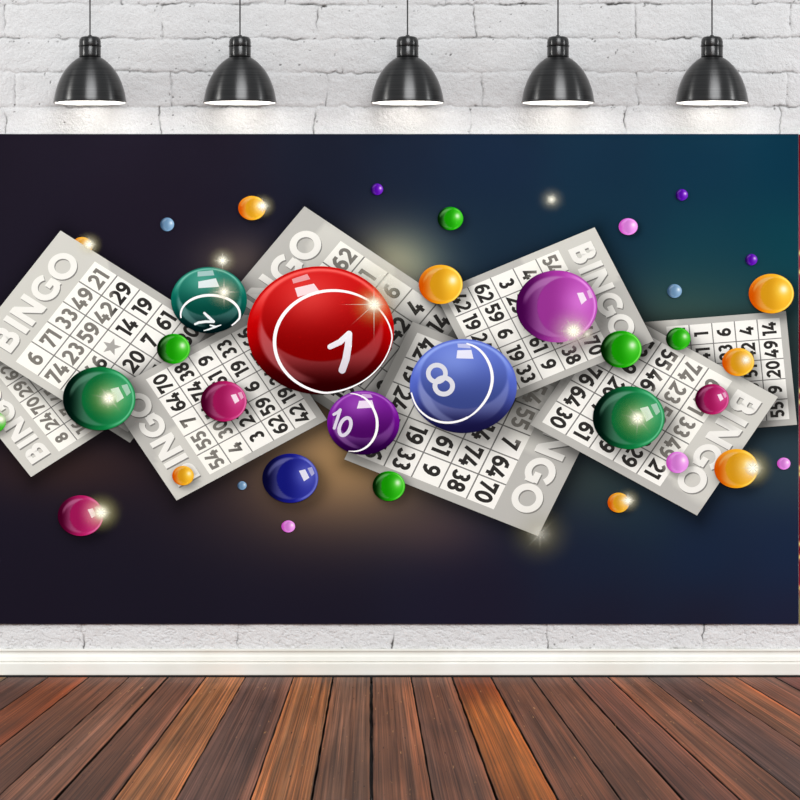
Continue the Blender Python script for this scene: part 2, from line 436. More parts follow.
# --- printed balls: cx, cy, rx, ry, palette, label
PAL = {
    'red': ((40, 0, 2), (190, 2, 4), (252, 112, 104)), 'teal': ((0, 18, 20), (8, 100, 84), (140, 210, 188)),
    'blue': ((20, 18, 58), (84, 104, 198), (156, 180, 244)), 'purple': ((34, 0, 52), (108, 14, 138), (190, 120, 212)),
    'dgreen': ((0, 14, 10), (12, 116, 58), (124, 212, 164)), 'green': ((2, 26, 2), (24, 162, 6), (140, 240, 104)),
    'magenta': ((62, 0, 30), (172, 24, 92), (232, 128, 182)), 'violet': ((62, 4, 66), (168, 56, 162), (240, 160, 240)),
    'navy': ((6, 6, 40), (22, 26, 130), (150, 160, 236)), 'orange': ((196, 76, 0), (236, 166, 26), (255, 240, 120)),
    'pink': ((188, 74, 180), (226, 132, 226), (255, 212, 250)), 'pviolet': ((28, 0, 70), (86, 6, 168), (180, 130, 232)),
    'lblue': ((50, 76, 102), (112, 152, 188), (190, 216, 236)),
}
BALLS = [
    (320.5, 330.3, 73.5, 64, 'red', 'big red printed ball with the number 1'),
    (209, 300, 38, 33, 'teal', 'teal printed ball with a foreshortened 7'),
    (463.3, 386, 53.5, 47, 'blue', 'blue printed ball with the number 8'),
    (363.4, 422.6, 36.2, 32, 'purple', 'purple printed ball with the number 10'),
    (99.2, 398.5, 36.3, 31.7, 'dgreen', 'dark green printed ball on the left cards'),
    (628.8, 417.7, 36, 31.5, 'dgreen', 'dark green printed ball on the right cards'),
    (556.7, 306.4, 40.6, 36, 'violet', 'large violet printed ball'),
    (290.3, 478.2, 28, 24.6, 'navy', 'navy blue printed ball below the cards'),
    (173.5, 348.7, 16.6, 15, 'green', 'bright green printed ball below the teal one'),
    (223.7, 401.2, 23, 20.3, 'magenta', 'magenta printed ball left of the red one'),
    (388.8, 486, 16.3, 14.9, 'green', 'bright green printed ball at the middle bottom'),
    (440.7, 284.4, 22, 19.6, 'orange', 'orange printed ball right of the red one'),
    (450.4, 218.5, 12.9, 11.6, 'green', 'bright green printed ball at the middle top'),
    (377, 189.3, 6.2, 5.8, 'pviolet', 'tiny violet printed ball at the top middle'),
    (252, 208, 13.8, 12.1, 'orange', 'orange printed ball above the teal one'),
    (167.2, 224.4, 7, 6.8, 'lblue', 'small pale blue printed ball at upper left'),
    (82, 246.5, 10.5, 9.5, 'orange', 'orange printed ball mostly behind the upper left card'),
    (628.2, 226.6, 9.6, 8.4, 'pink', 'small pink printed ball at upper right'),
    (681.7, 194.8, 6.3, 5.8, 'pviolet', 'tiny violet printed ball at top right'),
    (751.3, 259.6, 6.2, 5.8, 'pviolet', 'tiny violet printed ball above the right orange one'),
    (674.5, 291, 7.4, 6.9, 'lblue', 'small pale blue printed ball above the right cards'),
    (771.3, 293.6, 22.6, 19.8, 'orange', 'orange printed ball at the upper right edge'),
    (621.2, 349.2, 20.5, 18.5, 'green', 'bright green printed ball on the letter O'),
    (678.2, 338.7, 12.3, 11.3, 'green', 'small bright green printed ball on the far right card'),
    (738.2, 362, 16.1, 14.1, 'orange', 'orange printed ball on the far right card'),
    (712, 399.3, 17, 15.3, 'magenta', 'magenta printed ball on the lower right card'),
    (677.4, 462.4, 11.3, 10.7, 'pink', 'pink printed ball on the lower right card'),
    (736.2, 468.5, 22, 19.6, 'orange', 'orange printed ball at lower right'),
    (618.5, 502.6, 10.9, 10, 'orange', 'small orange printed ball below the lower right card'),
    (783.8, 463.6, 6.7, 6, 'pink', 'tiny pink printed ball at the right edge'),
    (80.6, 515.6, 22.8, 20.3, 'magenta', 'magenta printed ball at lower left'),
    (183, 475.6, 10.9, 9.8, 'orange', 'small orange printed ball on the letter B'),
    (242, 485.5, 4.6, 4.3, 'lblue', 'tiny pale blue printed ball below the cards'),
    (288.3, 526.4, 6.9, 6, 'pink', 'tiny pink printed ball at the bottom'),
    (-7, 422, 13, 10.8, 'green', 'bright green printed ball cut by the left edge'),
]

def shade(X, Y, lay):
    """darkening printed around each card and ball on whatever lies under it (artwork, sRGB factor)"""
    m = np.ones(np.shape(X))
    for c in cards:
        if c.lay > lay:
            d = card_dist(c, X - 2.5, Y - 3.5)
            m = m * (1 - .52 * np.exp(-(d / 9.0) ** 1.3))
    for i, (bx, by, rx, ry, pal, lb) in enumerate(BALLS):
        if rx < 9 or i == 16: continue
        ox = bx + .20 * rx + 1; oy = by + .20 * ry + 1
        d = np.hypot((X - ox) / rx, (Y - oy) / ry)
        w = .30
        amt = .40 if rx > 20 else .30
        m = m * (1 - amt * np.exp(-(np.maximum(d - .9, 0) / w) ** 1.6))
    return m

ANCH = [((-60, 134), (31, 26, 37)), ((200, 134), (30, 26, 38)), ((330, 134), (27, 30, 44)), ((400, 134), (25, 34, 52)), ((500, 160), (24, 39, 61)), ((600, 150), (20, 43, 63)),
        ((700, 150), (16, 47, 67)), ((795, 160), (12, 51, 71)), ((795, 250), (14, 63, 75)), ((700, 260), (20, 60, 74)), ((600, 230), (22, 48, 66)), ((500, 250), (28, 46, 63)),
        ((-60, 400), (31, 26, 37)), ((0, 620), (28, 24, 36)), ((150, 620), (28, 25, 37)), ((300, 620), (29, 26, 39)), ((480, 605), (31, 28, 44)), ((600, 620), (30, 29, 45)), ((600, 560), (27, 35, 55)),
        ((700, 560), (25, 39, 63)), ((795, 560), (26, 40, 66)), ((700, 620), (31, 30, 46)), ((795, 620), (32, 33, 54)), ((640, 510), (30, 46, 60)), ((795, 450), (46, 63, 72)), ((795, 360), (46, 66, 70)),
        ((300, 300), (30, 28, 42)), ((150, 450), (32, 27, 37)), ((150, 200), (31, 26, 38)), ((400, 400), (30, 30, 42)), ((520, 400), (34, 40, 52))]
_ax = np.array([a[0][0] for a in ANCH], float); _ay = np.array([a[0][1] for a in ANCH], float)
_ac = np.array([a[1] for a in ANCH], float)
GLOWS = [(348, 448, 88, 62, (122, 92, 42)), (320, 500, 110, 55, (32, 22, 10)), (680, 330, 95, 55, (34, 22, 2)), (238, 262, 38, 26, (48, 40, 26)), (60, 465, 90, 32, (22, 12, 2)),
         (395, 266, 46, 38, (125, 118, 76)), (590, 480, 60, 40, (18, 18, 4)), (440, 530, 55, 30, (22, 14, 8))]
def bgcol(X, Y):
    d2 = (X[..., None] - _ax) ** 2 + (Y[..., None] - _ay) ** 2
    w = 1 / (d2 + 2200.0) ** 1.9
    c = (w[..., None] * _ac).sum(-2) / w.sum(-1)[..., None]
    for gx, gy, sx, sy, ad in GLOWS:
        c = c + np.exp(-((X - gx) / sx) ** 2 - ((Y - gy) / sy) ** 2)[..., None] * np.array(ad, float)
    return c

GAIN = 1.0
def ink(c): return lin(np.clip(c, 0, 255)) * GAIN

def grid_quad(P4, n, m, lay, fn, V, F, C):
    """P4: 4 px corners (tl,tr,br,bl); bilinear grid with colour fn(X,Y)"""
    P4 = np.array(P4, float)
    s = np.linspace(0, 1, n + 1); t = np.linspace(0, 1, m + 1)
    Sg, Tg = np.meshgrid(s, t)
    X = (1 - Sg) * (1 - Tg) * P4[0, 0] + Sg * (1 - Tg) * P4[1, 0] + Sg * Tg * P4[2, 0] + (1 - Sg) * Tg * P4[3, 0]
    Y = (1 - Sg) * (1 - Tg) * P4[0, 1] + Sg * (1 - Tg) * P4[1, 1] + Sg * Tg * P4[2, 1] + (1 - Sg) * Tg * P4[3, 1]
    c = fn(X, Y)
    b = len(V)
    for x, y in zip(X.ravel(), Y.ravel()): V.append(P(x, y, lay))
    C.extend(c.reshape(-1, c.shape[-1]).tolist())
    for j in range(m):
        for i in range(n):
            a = b + j * (n + 1) + i
            F.append((a + n + 1, a + n + 2, a + 1, a))

# --- the sheet itself: a thin cloth box whose front carries the dark gradient
def build_sheet():
    x0, x1, y0, y1 = -60, 798.4, 134, 624
    V = []; F = []; C = []
    def f(X, Y):
        c = bgcol(X, Y) * (.35 + .65 * shade(X, Y, -1))[..., None]
        return ink(c) * .9
    grid_quad([(x0, y0), (x1, y0), (x1, y1), (x0, y1)], 286, 163, 0, f, V, F, C)
    # back and edges
    b = len(V)
    for (x, y) in ((x0, y0), (x1, y0), (x1, y1), (x0, y1)):
        V.append(P(x, y, 0)); C.append([.02, .02, .03])
    for (x, y) in ((x0, y0), (x1, y0), (x1, y1), (x0, y1)):
        p = P(x, y, 0); V.append((p[0], p[1] + .0083, p[2])); C.append([.3, .3, .3])
    for q in range(4):
        r = (q + 1) % 4; F.append((b + q, b + r, b + 4 + r, b + 4 + q))
    F.append((b + 4, b + 5, b + 6, b + 7))
    mesh_obj('banner_sheet', V, F, M_PRINT, banner, cols=C)
build_sheet()

# ------------------------------------------------------------------ stroke lettering
def arc(cx, cy, rx, ry, a0, a1, n=None):
    n = n or max(4, int(abs(a1 - a0) / 15))
    return [(cx + rx * math.cos(math.radians(a0 + (a1 - a0) * i / n)), cy + ry * math.sin(math.radians(a0 + (a1 - a0) * i / n))) for i in range(n + 1)]
G = {  # advance, strokes (points, closed); y up, cap height 1
    '0': (.66, [(arc(.33, .5, .225, .40, 0, 360, 24)[:-1], True)]),
    '1': (.40, [([(.02, .90), (.26, .90), (.26, 0)], False)]),
    '2': (.62, [(arc(.30, .66, .20, .24, 160, -38, 10) + [(.09, .10), (.58, .10)], False)]),
    '3': (.60, [(arc(.28, .71, .18, .19, 150, -90, 12), False), (arc(.28, .31, .21, .21, 90, -150, 12), False)]),
    '4': (.66, [([(.38, .98), (.09, .28), (.64, .28)], False), ([(.45, .52), (.45, 0)], False)]),
    '5': (.60, [([(.54, .90), (.15, .90), (.13, .56)] + arc(.29, .33, .21, .225, 100, -148, 10), False)]),
    '6': (.64, [(arc(.33, .32, .21, .22, 0, 360, 20)[:-1], True), ([(.12, .34), (.13, .54), (.20, .74), (.34, .88), (.54, .89)], False)]),
    '7': (.60, [([(.10, .70), (.10, .90), (.50, .90), (.22, 0)], False)]),
    '8': (.64, [(arc(.32, .71, .17, .19, 0, 360, 20)[:-1], True), (arc(.32, .30, .21, .20, 0, 360, 20)[:-1], True)]),
    '9': (.64, [(arc(.31, .68, .21, .22, 0, 360, 20)[:-1], True), ([(.52, .66), (.51, .46), (.44, .26), (.30, .12), (.10, .11)], False)]),
    'B': (.76, [([(.12, 0), (.12, 1)], False), ([(.12, .89), (.38, .89)] + arc(.38, .70, .17, .19, 90, -90, 8) + [(.12, .51)], False),
                ([(.30, .51), (.42, .51)] + arc(.42, .31, .20, .20, 90, -90, 8) + [(.12, .11)], False)]),
    'I': (.34, [([(.17, 0), (.17, 1)], False)]),
    'N': (.88, [([(.12, 0), (.12, 1)], False), ([(.17, .93), (.71, .07)], False), ([(.76, 0), (.76, 1)], False)]),
    'G': (.92, [(arc(.52, .5, .39, .39, 46, 322, 22), False), ([(.84, .14), (.84, .46)], False), ([(.93, .46), (.56, .46)], False)]),
    'O': (1.02, [(arc(.51, .5, .40, .40, 0, 360, 32)[:-1], True)]),
}
def ribbon(pts, w, closed, V2, F2):
    pts = [np.array(p, float) for p in pts]; n = len(pts); b = len(V2)
    for i in range(n):
        if closed: p0, p1 = pts[i - 1], pts[(i + 1) % n]
        else: p0, p1 = pts[max(i - 1, 0)], pts[min(i + 1, n - 1)]
        d0 = pts[i] - p0; d1 = p1 - pts[i]
        l0 = np.linalg.norm(d0); l1 = np.linalg.norm(d1)
        if l0 < 1e-9: d0 = d1; l0 = l1
        if l1 < 1e-9: d1 = d0; l1 = l0
        d0 = d0 / l0; d1 = d1 / l1
        t = d0 + d1; tl = np.linalg.norm(t); t = t / (tl if tl > 1e-6 else 1)
        nn = np.array([-t[1], t[0]]); n0 = np.array([-d0[1], d0[0]])
        k = 1 / max(float(nn @ n0), .45)
        V2.append(pts[i] + nn * w / 2 * k); V2.append(pts[i] - nn * w / 2 * k)
    m = n if closed else n - 1
    for i in range(m):
        j = (i + 1) % n
        F2.append((b + 2 * i, b + 2 * i + 1, b + 2 * j + 1, b + 2 * j))
def text_mesh(txt, w, gap):
    V2 = []; F2 = []; x = 0
    for ch in txt:
        adv, strokes = G[ch]
        for si, (pts, cl) in enumerate(strokes):
            b = len(V2)
            ribbon([(p[0] + x, p[1]) for p in pts], w, cl, V2, F2)
            for q in range(b, len(V2)): V2[q] = np.array([V2[q][0], V2[q][1], .3 * si])
        x += adv + gap
    return V2, F2, x - gap

def build_card(c):
    L = 4 + c.lay * 5
    gx, gy, gr = c.gl
    def gloss(X, Y): return sstep(gr + 1.5, gr - 1.5, np.hypot((X - gx) / 1.0, Y - gy))
    def paper(X, Y):
        g = gloss(X, Y)[..., None]
        base = np.array([183, 182, 176.]) * (1 - g) + np.array([203, 202, 194.]) * g
        return ink(base * shade(X, Y, c.lay)[..., None])
    def line(X, Y): return ink(np.array([122, 121, 118.]) * shade(X, Y, c.lay)[..., None])
    def cell(X, Y):
        g = gloss(X, Y)[..., None]
        base = np.array([243, 242, 235.]) * (1 - g) + np.array([246, 245, 236.]) * g
        return ink(base * shade(X, Y, c.lay)[..., None])
    def dark(X, Y):
        g = gloss(X, Y)[..., None]
        base = np.array([48, 46, 44.]) * (1 - g) + np.array([122, 119, 112.]) * g
        return ink(base * (.3 + .7 * shade(X, Y, c.lay)[..., None]))
    V, F, C = [], [], []
    grid_quad([card_pt(c, A0, B0), card_pt(c, A1, B0), card_pt(c, A1, B1), card_pt(c, A0, B1)], 34, 42, L, paper, V, F, C)
    co = mesh_obj('printed_card', V, F, M_PRINT, banner, cols=C); co['label'] = c.label
    V, F, C = [], [], []
    grid_quad([card_pt(c, 0, 0), card_pt(c, 5, 0), card_pt(c, 5, 5), card_pt(c, 0, 5)], 20, 20, L + 1, line, V, F, C)
    e = .024
    for i in range(5):
        for j in range(5):
            grid_quad([card_pt(c, i + (e if i else 0), j + (e if j else 0)), card_pt(c, i + 1 - (e if i < 4 else 0), j + (e if j else 0)),
                       card_pt(c, i + 1 - (e if i < 4 else 0), j + 1 - (e if j < 4 else 0)), card_pt(c, i + (e if i else 0), j + 1 - (e if j < 4 else 0))], 4, 4, L + 2, cell, V, F, C)
    mesh_obj('number_grid', V, F, M_PRINT, co, cols=C)
    # numbers
    V, F, C = [], [], []
    def put(V2, F2, org, sc, colfn, k, off=(0, 0)):
        b = len(V); PX = []
        for p in V2:
            a = org[0] + p[0] * sc; bb = org[1] - p[1] * sc
            x, y = card_pt(c, a, bb); PX.append((x + off[0], y + off[1], k + (p[2] if len(p) > 2 else 0)))
        A = np.array(PX); cc = colfn(A[:, 0], A[:, 1])
        for x, y, kk in PX: V.append(P(x, y, kk))
        C.extend(cc.tolist())
        for f in F2: F.append(tuple(b + i for i in f))
    H = .63
    for j in range(5):
        for i in range(5):
            t = c.tb[j][i]
            if t == '*':
                pts = [(.5 + (.36 if q % 2 == 0 else .15) * math.sin(q * math.pi / 5), .5 + (.36 if q % 2 == 0 else .15) * math.cos(q * math.pi / 5)) for q in range(10)]
                put([np.array((.5, .5))] + [np.array(p) for p in pts], [(0, 1 + q, 1 + (q + 1) % 10) for q in range(10)], (i, j + 1), 1, lambda X, Y: ink(np.array([165, 163, 157.]) + 0 * X[..., None]), L + 3)
                continue
            V2, F2, w = text_mesh(str(t), .205, .035)
            put(V2, F2, (i + .5 - w * H / 2, j + .5 + H / 2), H, dark, L + 3)
    mesh_obj('number_lettering', V, F, M_PRINT, co, cols=C)
    # embossed heading
    V, F, C = [], [], []
    HH = 1.02
    V2, F2, w = text_mesh('BINGO', .225, .075)
    sc = 4.55 / w
    # keep cap height HH while fitting the width
    V3 = [np.array((p[0] * sc / HH, p[1], p[2])) for p in V2]
    org = (.16, -.34)
    put(V3, F2, org, HH, lambda X, Y: ink(np.array([128, 127, 123.]) * shade(X, Y, c.lay)[..., None]), L + 1, (.9, 1.3))
    put(V3, F2, org, HH, lambda X, Y: ink(np.array([236, 235, 228.]) * (.12 + .88 * shade(X, Y, c.lay)[..., None])), L + 2)
    mesh_obj('heading_letters', V, F, M_PRINT, co, cols=C)
for c in cards: build_card(c)

# ------------------------------------------------------------------ printed balls
def ball_color(pal, x, y, up, small):
    dk, md, lt = (np.array(q, float) for q in PAL[pal])
    if up: x, y = -y, x
    r = np.hypot(x, y)
    def mix(a, b, t): return a * (1 - t[..., None]) + b * t[..., None]
    c = mix(dk + 0 * x[..., None], md, sstep(-.98, .30, x))
    if pal == 'orange': c = mix(c, np.array([250, 196, 70.]), .5 * sstep(.1, -.9, y) * sstep(.7, 1, r))
    bot = sstep(.45, 1, np.abs(y)) * sstep(.75, 1, r)
    c = mix(c, md, .55 * bot * sstep(-.7, .1, x))
    inner = np.hypot((x - .22) / .70, (y - .01) / .81)
    ins = sstep(1.03, .97, inner)
    big = sstep(.87, .83, r)
    # crescent sheen
    cres = (1 - ins) * big * sstep(-.85, -.35, x)
    pale = md * .45 + np.array([200, 200, 205.]) * .55
    c = mix(c, pale, .42 * cres * sstep(.5, -.1, x))
    # bright sliver at the crescent's tip
    r2 = np.hypot((x + .02) / .83, (y) / .83); r3 = np.hypot((x + .0) / .80, (y - .14) / .80)
    sl = sstep(1.0, .97, r2) * sstep(.95, 1.02, r3) * sstep(0, -.3, y) * (1 - ins)
    c = mix(c, pale, .40 * sl)
    # inner disc
    disc = mix(md * (.66 if up else .86) + 0 * x[..., None], md * .82 + lt * .18, sstep(-.45 if up else -.2, .9 if up else .7, x))
    hot = np.exp(-(((x - .55) / .38) ** 2 + ((y + .15) / .42) ** 2))
    disc = mix(disc, lt, .40 * hot)
    c = mix(c, disc, ins)
    # rim light
    rim = (1 - ins) * sstep(.985, .95, r) * sstep(.05, .75, x)
    c = mix(c, lt, .85 * rim)
    edge = sstep(.955, .99, r)
    c = mix(c, md * .9 + lt * .1, .6 * edge * sstep(-.2, .5, x))
    if small:
        h = np.exp(-(((x - .55) / .16) ** 2 + ((y + .22) / .2) ** 2))
        c = mix(c, np.array([255, 255, 250.]), .75 * h)
    return c
LB = 48
WQ = [[(.31, -.30), (.53, -.36), (.68, -.02), (.49, .125)], [(.61, -.41), (.77, -.46), (.87, -.19), (.76, -.08)]]
VQ = [[(.50, -.37), (.65, -.39), (.74, -.18), (.61, -.05)], [(.74, -.43), (.81, -.46), (.89, -.25), (.81, -.22)]]
NQ = {'red': [[(-.35, -.66), (-.09, -.73), (-.02, -.62), (-.31, -.52)], [(-.39, -.80), (-.18, -.88), (-.14, -.80), (-.37, -.73)]],
      'blue': [[(-.11, -.76), (.15, -.77), (.19, -.58), (-.13, -.59)], [(-.11, -.90), (.11, -.90), (.14, -.80), (-.10, -.82)]],
      'teal': [[(-.28, -.56), (.18, -.66), (.27, -.40), (-.28, -.36)], [(-.30, -.86), (.10, -.90), (.14, -.75), (-.30, -.71)]],
      'purple': [[(-.12, -.68), (.24, -.70), (.30, -.47), (-.18, -.44)], [(-.05, -.90), (.20, -.88), (.26, -.78), (-.06, -.77)]]}
def build_ball(i, bx, by, rx, ry, pal, label):
    up = pal in NQ
    small = rx < 14 or pal == 'orange' or (pal == 'green')
    k = LB if i != 16 else 3
    nr = max(8, int(rx * .9)); ns = max(24, int(rx * 2.6))
    X = [0.0]; Y = [0.0]; F = []
    for q in range(1, nr + 1):
        r = q / nr
        for s in range(ns):
            a = 2 * math.pi * s / ns; X.append(r * math.cos(a)); Y.append(r * math.sin(a))
    for s in range(ns): F.append((0, 1 + (s + 1) % ns, 1 + s))
    for q in range(1, nr):
        for s in range(ns):
            t = (s + 1) % ns
            F.append((1 + (q - 1) * ns + s, 1 + (q - 1) * ns + t, 1 + q * ns + t, 1 + q * ns + s))
    X = np.array(X); Y = np.array(Y)
    C = ink(ball_color(pal, X, Y, up, small)).tolist()
    V = [P(bx + x * rx, by + y * ry, k) for x, y in zip(X, Y)]
    if not small:
        for qd, al in zip(VQ if pal == 'violet' else NQ.get(pal, WQ), (.86, .62)):
            dk, md, lt = (np.array(z, float) for z in PAL[pal])
            hc = ink(np.array([250, 248, 250.]) * al + md * (1 - al))
            grid = []
            grid_quad([(bx + qx * rx, by + qy * ry) for qx, qy in qd], 3, 3, k + 1, lambda X, Y, hc=hc: hc + 0 * X[..., None], V, F, C)
    o = mesh_obj('printed_ball', V, F, M_PRINT, banner, cols=C); o['label'] = label
    return o
ball_objs = [build_ball(i, *b) for i, b in enumerate(BALLS)]

def flat_ribbon(name, pts, widths, col, k, parent, closed=False, roundcap=False):
    """ribbon in photo pixels with a width per point; clipped by nothing"""
    V2 = []; F2 = []; n = len(pts)
    pts = [np.array(p, float) for p in pts]
    for i in range(n):
        p0 = pts[i - 1] if (closed or i) else pts[i]; p1 = pts[(i + 1) % n] if (closed or i < n - 1) else pts[i]
        t = p1 - p0; t = t / max(np.linalg.norm(t), 1e-9); nn = np.array([-t[1], t[0]])
        V2.append(pts[i] + nn * widths[i] / 2); V2.append(pts[i] - nn * widths[i] / 2)
    m = n if closed else n - 1
    for i in range(m):
        j = (i + 1) % n; F2.append((2 * i, 2 * i + 1, 2 * j + 1, 2 * j))
    if roundcap:
        for e, w in ((0, widths[0]), (n - 1, widths[-1])):
            b = len(V2); V2.append(pts[e])
            dd = pts[0] - pts[1] if e == 0 else pts[-1] - pts[-2]
            a0 = math.atan2(dd[1], dd[0]) - math.pi / 2
            for s in range(13): V2.append(pts[e] + np.array([math.cos(a0 + s * math.pi / 12), math.sin(a0 + s * math.pi / 12)]) * w / 2)
            for s in range(12): F2.append((b, b + 1 + s, b + 2 + s))
    return V2, F2
def put_flat(name, pieces, col, k, parent, label=None):
    V = []; F = []; C = []
    for pi_, (V2, F2) in enumerate(pieces):
        b = len(V)
        for p in V2:
            V.append(P(p[0], p[1], k + .35 * pi_)); C.append(ink(np.array(col(p[0], p[1]) if callable(col) else col, float)).tolist())
        for f in F2: F.append(tuple(b + i for i in f))
    o = mesh_obj(name, V, F, M_PRINT, parent, cols=C)
    if label: o['label'] = label
    return o
def clipell(pts, b, m=.985):
    out = []
    for p in pts:
        dx = (p[0] - b[0]) / b[2]; dy = (p[1] - b[1]) / b[3]; r = math.hypot(dx, dy)
        if r > m: dx *= m / r; dy *= m / r
        out.append((b[0] + dx * b[2], b[1] + dy * b[3]))
    return out
def ell(cx, cy, rx, ry, a0, a1, n=90, rot=0):
    c, s = math.cos(math.radians(rot)), math.sin(math.radians(rot)); o = []
    for i in range(n + 1):
        a = math.radians(a0 + (a1 - a0) * i / n); x = rx * math.cos(a); y = ry * math.sin(a)
        o.append((cx + x * c - y * s, cy + x * s + y * c))
    return o
W1 = (250, 248, 248)
rb, tb_, bb8, pb = BALLS[0], BALLS[1], BALLS[2], BALLS[3]
# red ball: ring (angles measured clockwise from +x) and the 1
pts = clipell(ell(333.5, 342, 59, 51.5, 0, 360)[:-1], rb, .982)
wd = [1.2 + 2.3 * (.5 - .5 * math.cos(math.radians(4 * i - 20)) ) for i in range(90)]
put_flat('number_ring', [flat_ribbon('', pts, wd, None, 0, None, True)], W1, LB + 2, ball_objs[0], 'thin white ring')
def q5(x, y): return (240 + x / 5, 260 + y / 5)
put_flat('numeral', [flat_ribbon('', [q5(545, 370), q5(541, 430), q5(530, 495), q5(511, 550)], [6.4, 7, 7.4, 7.2], None, 0, None, roundcap=True),
                     flat_ribbon('', [q5(450, 434), q5(500, 410), q5(543, 370)], [5.2, 6, 5.8], None, 0, None, roundcap=True)],
         lambda x, y: (240 - .7 * (y - 330), 238 - .8 * (y - 330), 242 - .7 * (y - 330)), LB + 2, ball_objs[0], 'white number 1')
# teal ball
q9 = lambda x, y: (165 + x / 8.89, 260 + y / 8.89)
pts = clipell(ell(210.3, 314.6, 29.6, 19.4, -190, 40), (209, 300, 38, 33), .975)
put_flat('number_ring', [flat_ribbon('', pts, [1.3 + 1.5 * max(0, math.sin(math.radians(2 * i))) for i in range(91)], None, 0, None)], W1, LB + 2, ball_objs[1], 'thin white ring')
put_flat('numeral', [flat_ribbon('', [q9(350, 472), q9(385, 505), q9(432, 548)], [2.4, 3.0, 2.8], None, 0, None, roundcap=True),
                     flat_ribbon('', [q9(432, 548), q9(360, 548), q9(300, 556), q9(268, 570)], [2.6, 2.6, 2.6, 2.2], None, 0, None, roundcap=True),
                     flat_ribbon('', [q9(402, 580), q9(450, 592)], [1.4, 1.8], None, 0, None, roundcap=True),
                     flat_ribbon('', [q9(496, 578), q9(450, 594), q9(385, 618), q9(345, 628)], [1.0, 1.9, 1.5, .7], None, 0, None, roundcap=True)],
         (228, 234, 234), LB + 2, ball_objs[1], 'white foreshortened number 7')
# blue ball
q6 = lambda x, y: (400 + x / 6.4, 330 + y / 6.4)
pts = [q6(*p) for p in [(425, 86), (480, 104), (525, 140), (560, 190), (583, 245), (592, 300), (588, 350), (572, 405), (545, 455), (505, 505), (460, 545), (410, 572), (360, 588), (310, 594), (260, 590), (210, 575), (165, 550), (120, 510), (90, 460), (72, 400)]]
def smooth_pts(p, it=3):
    for _ in range(it):
        o = [p[0]]
        for a, b in zip(p[:-1], p[1:]):
            o += [(.75 * a[0] + .25 * b[0], .75 * a[1] + .25 * b[1]), (.25 * a[0] + .75 * b[0], .25 * a[1] + .75 * b[1])]
        o.append(p[-1]); p = o
    return p
pts = smooth_pts(pts); n = len(pts)
put_flat('number_ring', [flat_ribbon('', pts, [.5 + 2.5 * math.sin(math.pi * min(1, (i / n) * 1.6 + .05)) ** .7 if i / n < .55 else 2.2 - 3.0 * max(0, i / n - .72) for i in range(n)], None, 0, None)], W1, LB + 2, ball_objs[2], 'thin white ring')
put_flat('numeral', [flat_ribbon('', ell(*q6(236, 278), 8.6, 8.4, 0, 360, 40)[:-1], [4.6] * 40, None, 0, None, True),
                     flat_ribbon('', ell(*q6(280, 358), 8.8, 8.2, 0, 360, 40)[:-1], [4.8] * 40, None, 0, None, True)], (214, 215, 222), LB + 2, ball_objs[2], 'white number 8')
# purple ball
q4 = lambda x, y: (320 + x / 6.154, 380 + y / 6.154)
pts = smooth_pts([q4(*p) for p in [(185, 82), (230, 88), (275, 108), (310, 145), (338, 195), (352, 245), (352, 300), (338, 350), (308, 395), (270, 425), (225, 440), (175, 438)]])
n = len(pts)
put_flat('number_ring', [flat_ribbon('', pts, [.4 + 2.3 * math.sin(math.pi * i / n) for i in range(n)], None, 0, None)], W1, LB + 2, ball_objs[3], 'thin white ring')
put_flat('numeral', [flat_ribbon('', [q4(85, 212), q4(108, 200), q4(125, 182)], [2.8, 3.0, 2.6], None, 0, None, roundcap=True),
                     flat_ribbon('', [q4(125, 184), q4(108, 235), q4(88, 296)], [2.8, 3.2, 3.0], None, 0, None, roundcap=True),
                     flat_ribbon('', ell(*q4(154, 287), 5.2, 9.2, 0, 360, 40, 22)[:-1], [3.5] * 40, None, 0, None, True)], (214, 206, 222), LB + 2, ball_objs[3], 'white number 10')

# ------------------------------------------------------------------ printed sparkles (thin soft ink over the artwork)
def build_glow(name, cx, cy, rad, strength, col, k, rays=(), core=0.0, corecol=(255, 253, 235), label=None):
    V = []; F = []; C = []
    nr, ns = 18, 40
    lc = ink(np.array(col, float)); cc = ink(np.array(corecol, float))
    V.append(P(cx, cy, k)); C.append([*cc, min(1, strength + core)])
    for q in range(1, nr + 1):
        r = q / nr
        al = strength * (.85 * (1 - r) ** 2.6)
        if core: al = min(1, al + core * math.exp(-((r * rad) / (3.0 if rad < 22 else 4.6)) ** 2))
        t = math.exp(-(r * rad / 9.0) ** 2)
        for s in range(ns):
            a = 2 * math.pi * s / ns
            V.append(P(cx + r * rad * math.cos(a) * 1.06, cy + r * rad * math.sin(a), k)); C.append([*(lc * (1 - t) + cc * t), al])
    for s in range(ns): F.append((0, 1 + (s + 1) % ns, 1 + s))
    for q in range(1, nr):
        for s in range(ns):
            t = (s + 1) % ns
            F.append((1 + (q - 1) * ns + s, 1 + (q - 1) * ns + t, 1 + q * ns + t, 1 + q * ns + s))
    r0 = .16 * len(rays) + .6
    for (ang, ln, w, al) in rays:
        a = math.radians(ang); d = np.array([math.cos(a), math.sin(a)]); nn = np.array([-d[1], d[0]])
        b = len(V)
        for (t, ww, aa) in ((0, w * .9, al), (.25, w * .8, al * .75), (.6, w * .5, al * .35), (1, .05, 0)):
            for sg in (1, 0, -1):
                p = np.array([cx, cy]) + d * (r0 + (ln - r0) * t) + nn * ww * sg * .5
                V.append(P(p[0], p[1], k + 1)); C.append([*cc, aa if sg == 0 else aa * .15])
        for q in range(3):
            for e in range(2):
                z = b + q * 3 + e; F.append((z, z + 1, z + 4, z + 3))
    o = mesh_obj(name, V, F, M_SOFT, banner, cols=C)
    if label: o['label'] = label
def star(n, ln, w=1.6, al=.8, a0=0): return [(a0 + 360 * i / n, ln * (1 if i % 2 == 0 else .6), w, al) for i in range(n)]
YG = (250, 240, 180)
LG = LB + 6
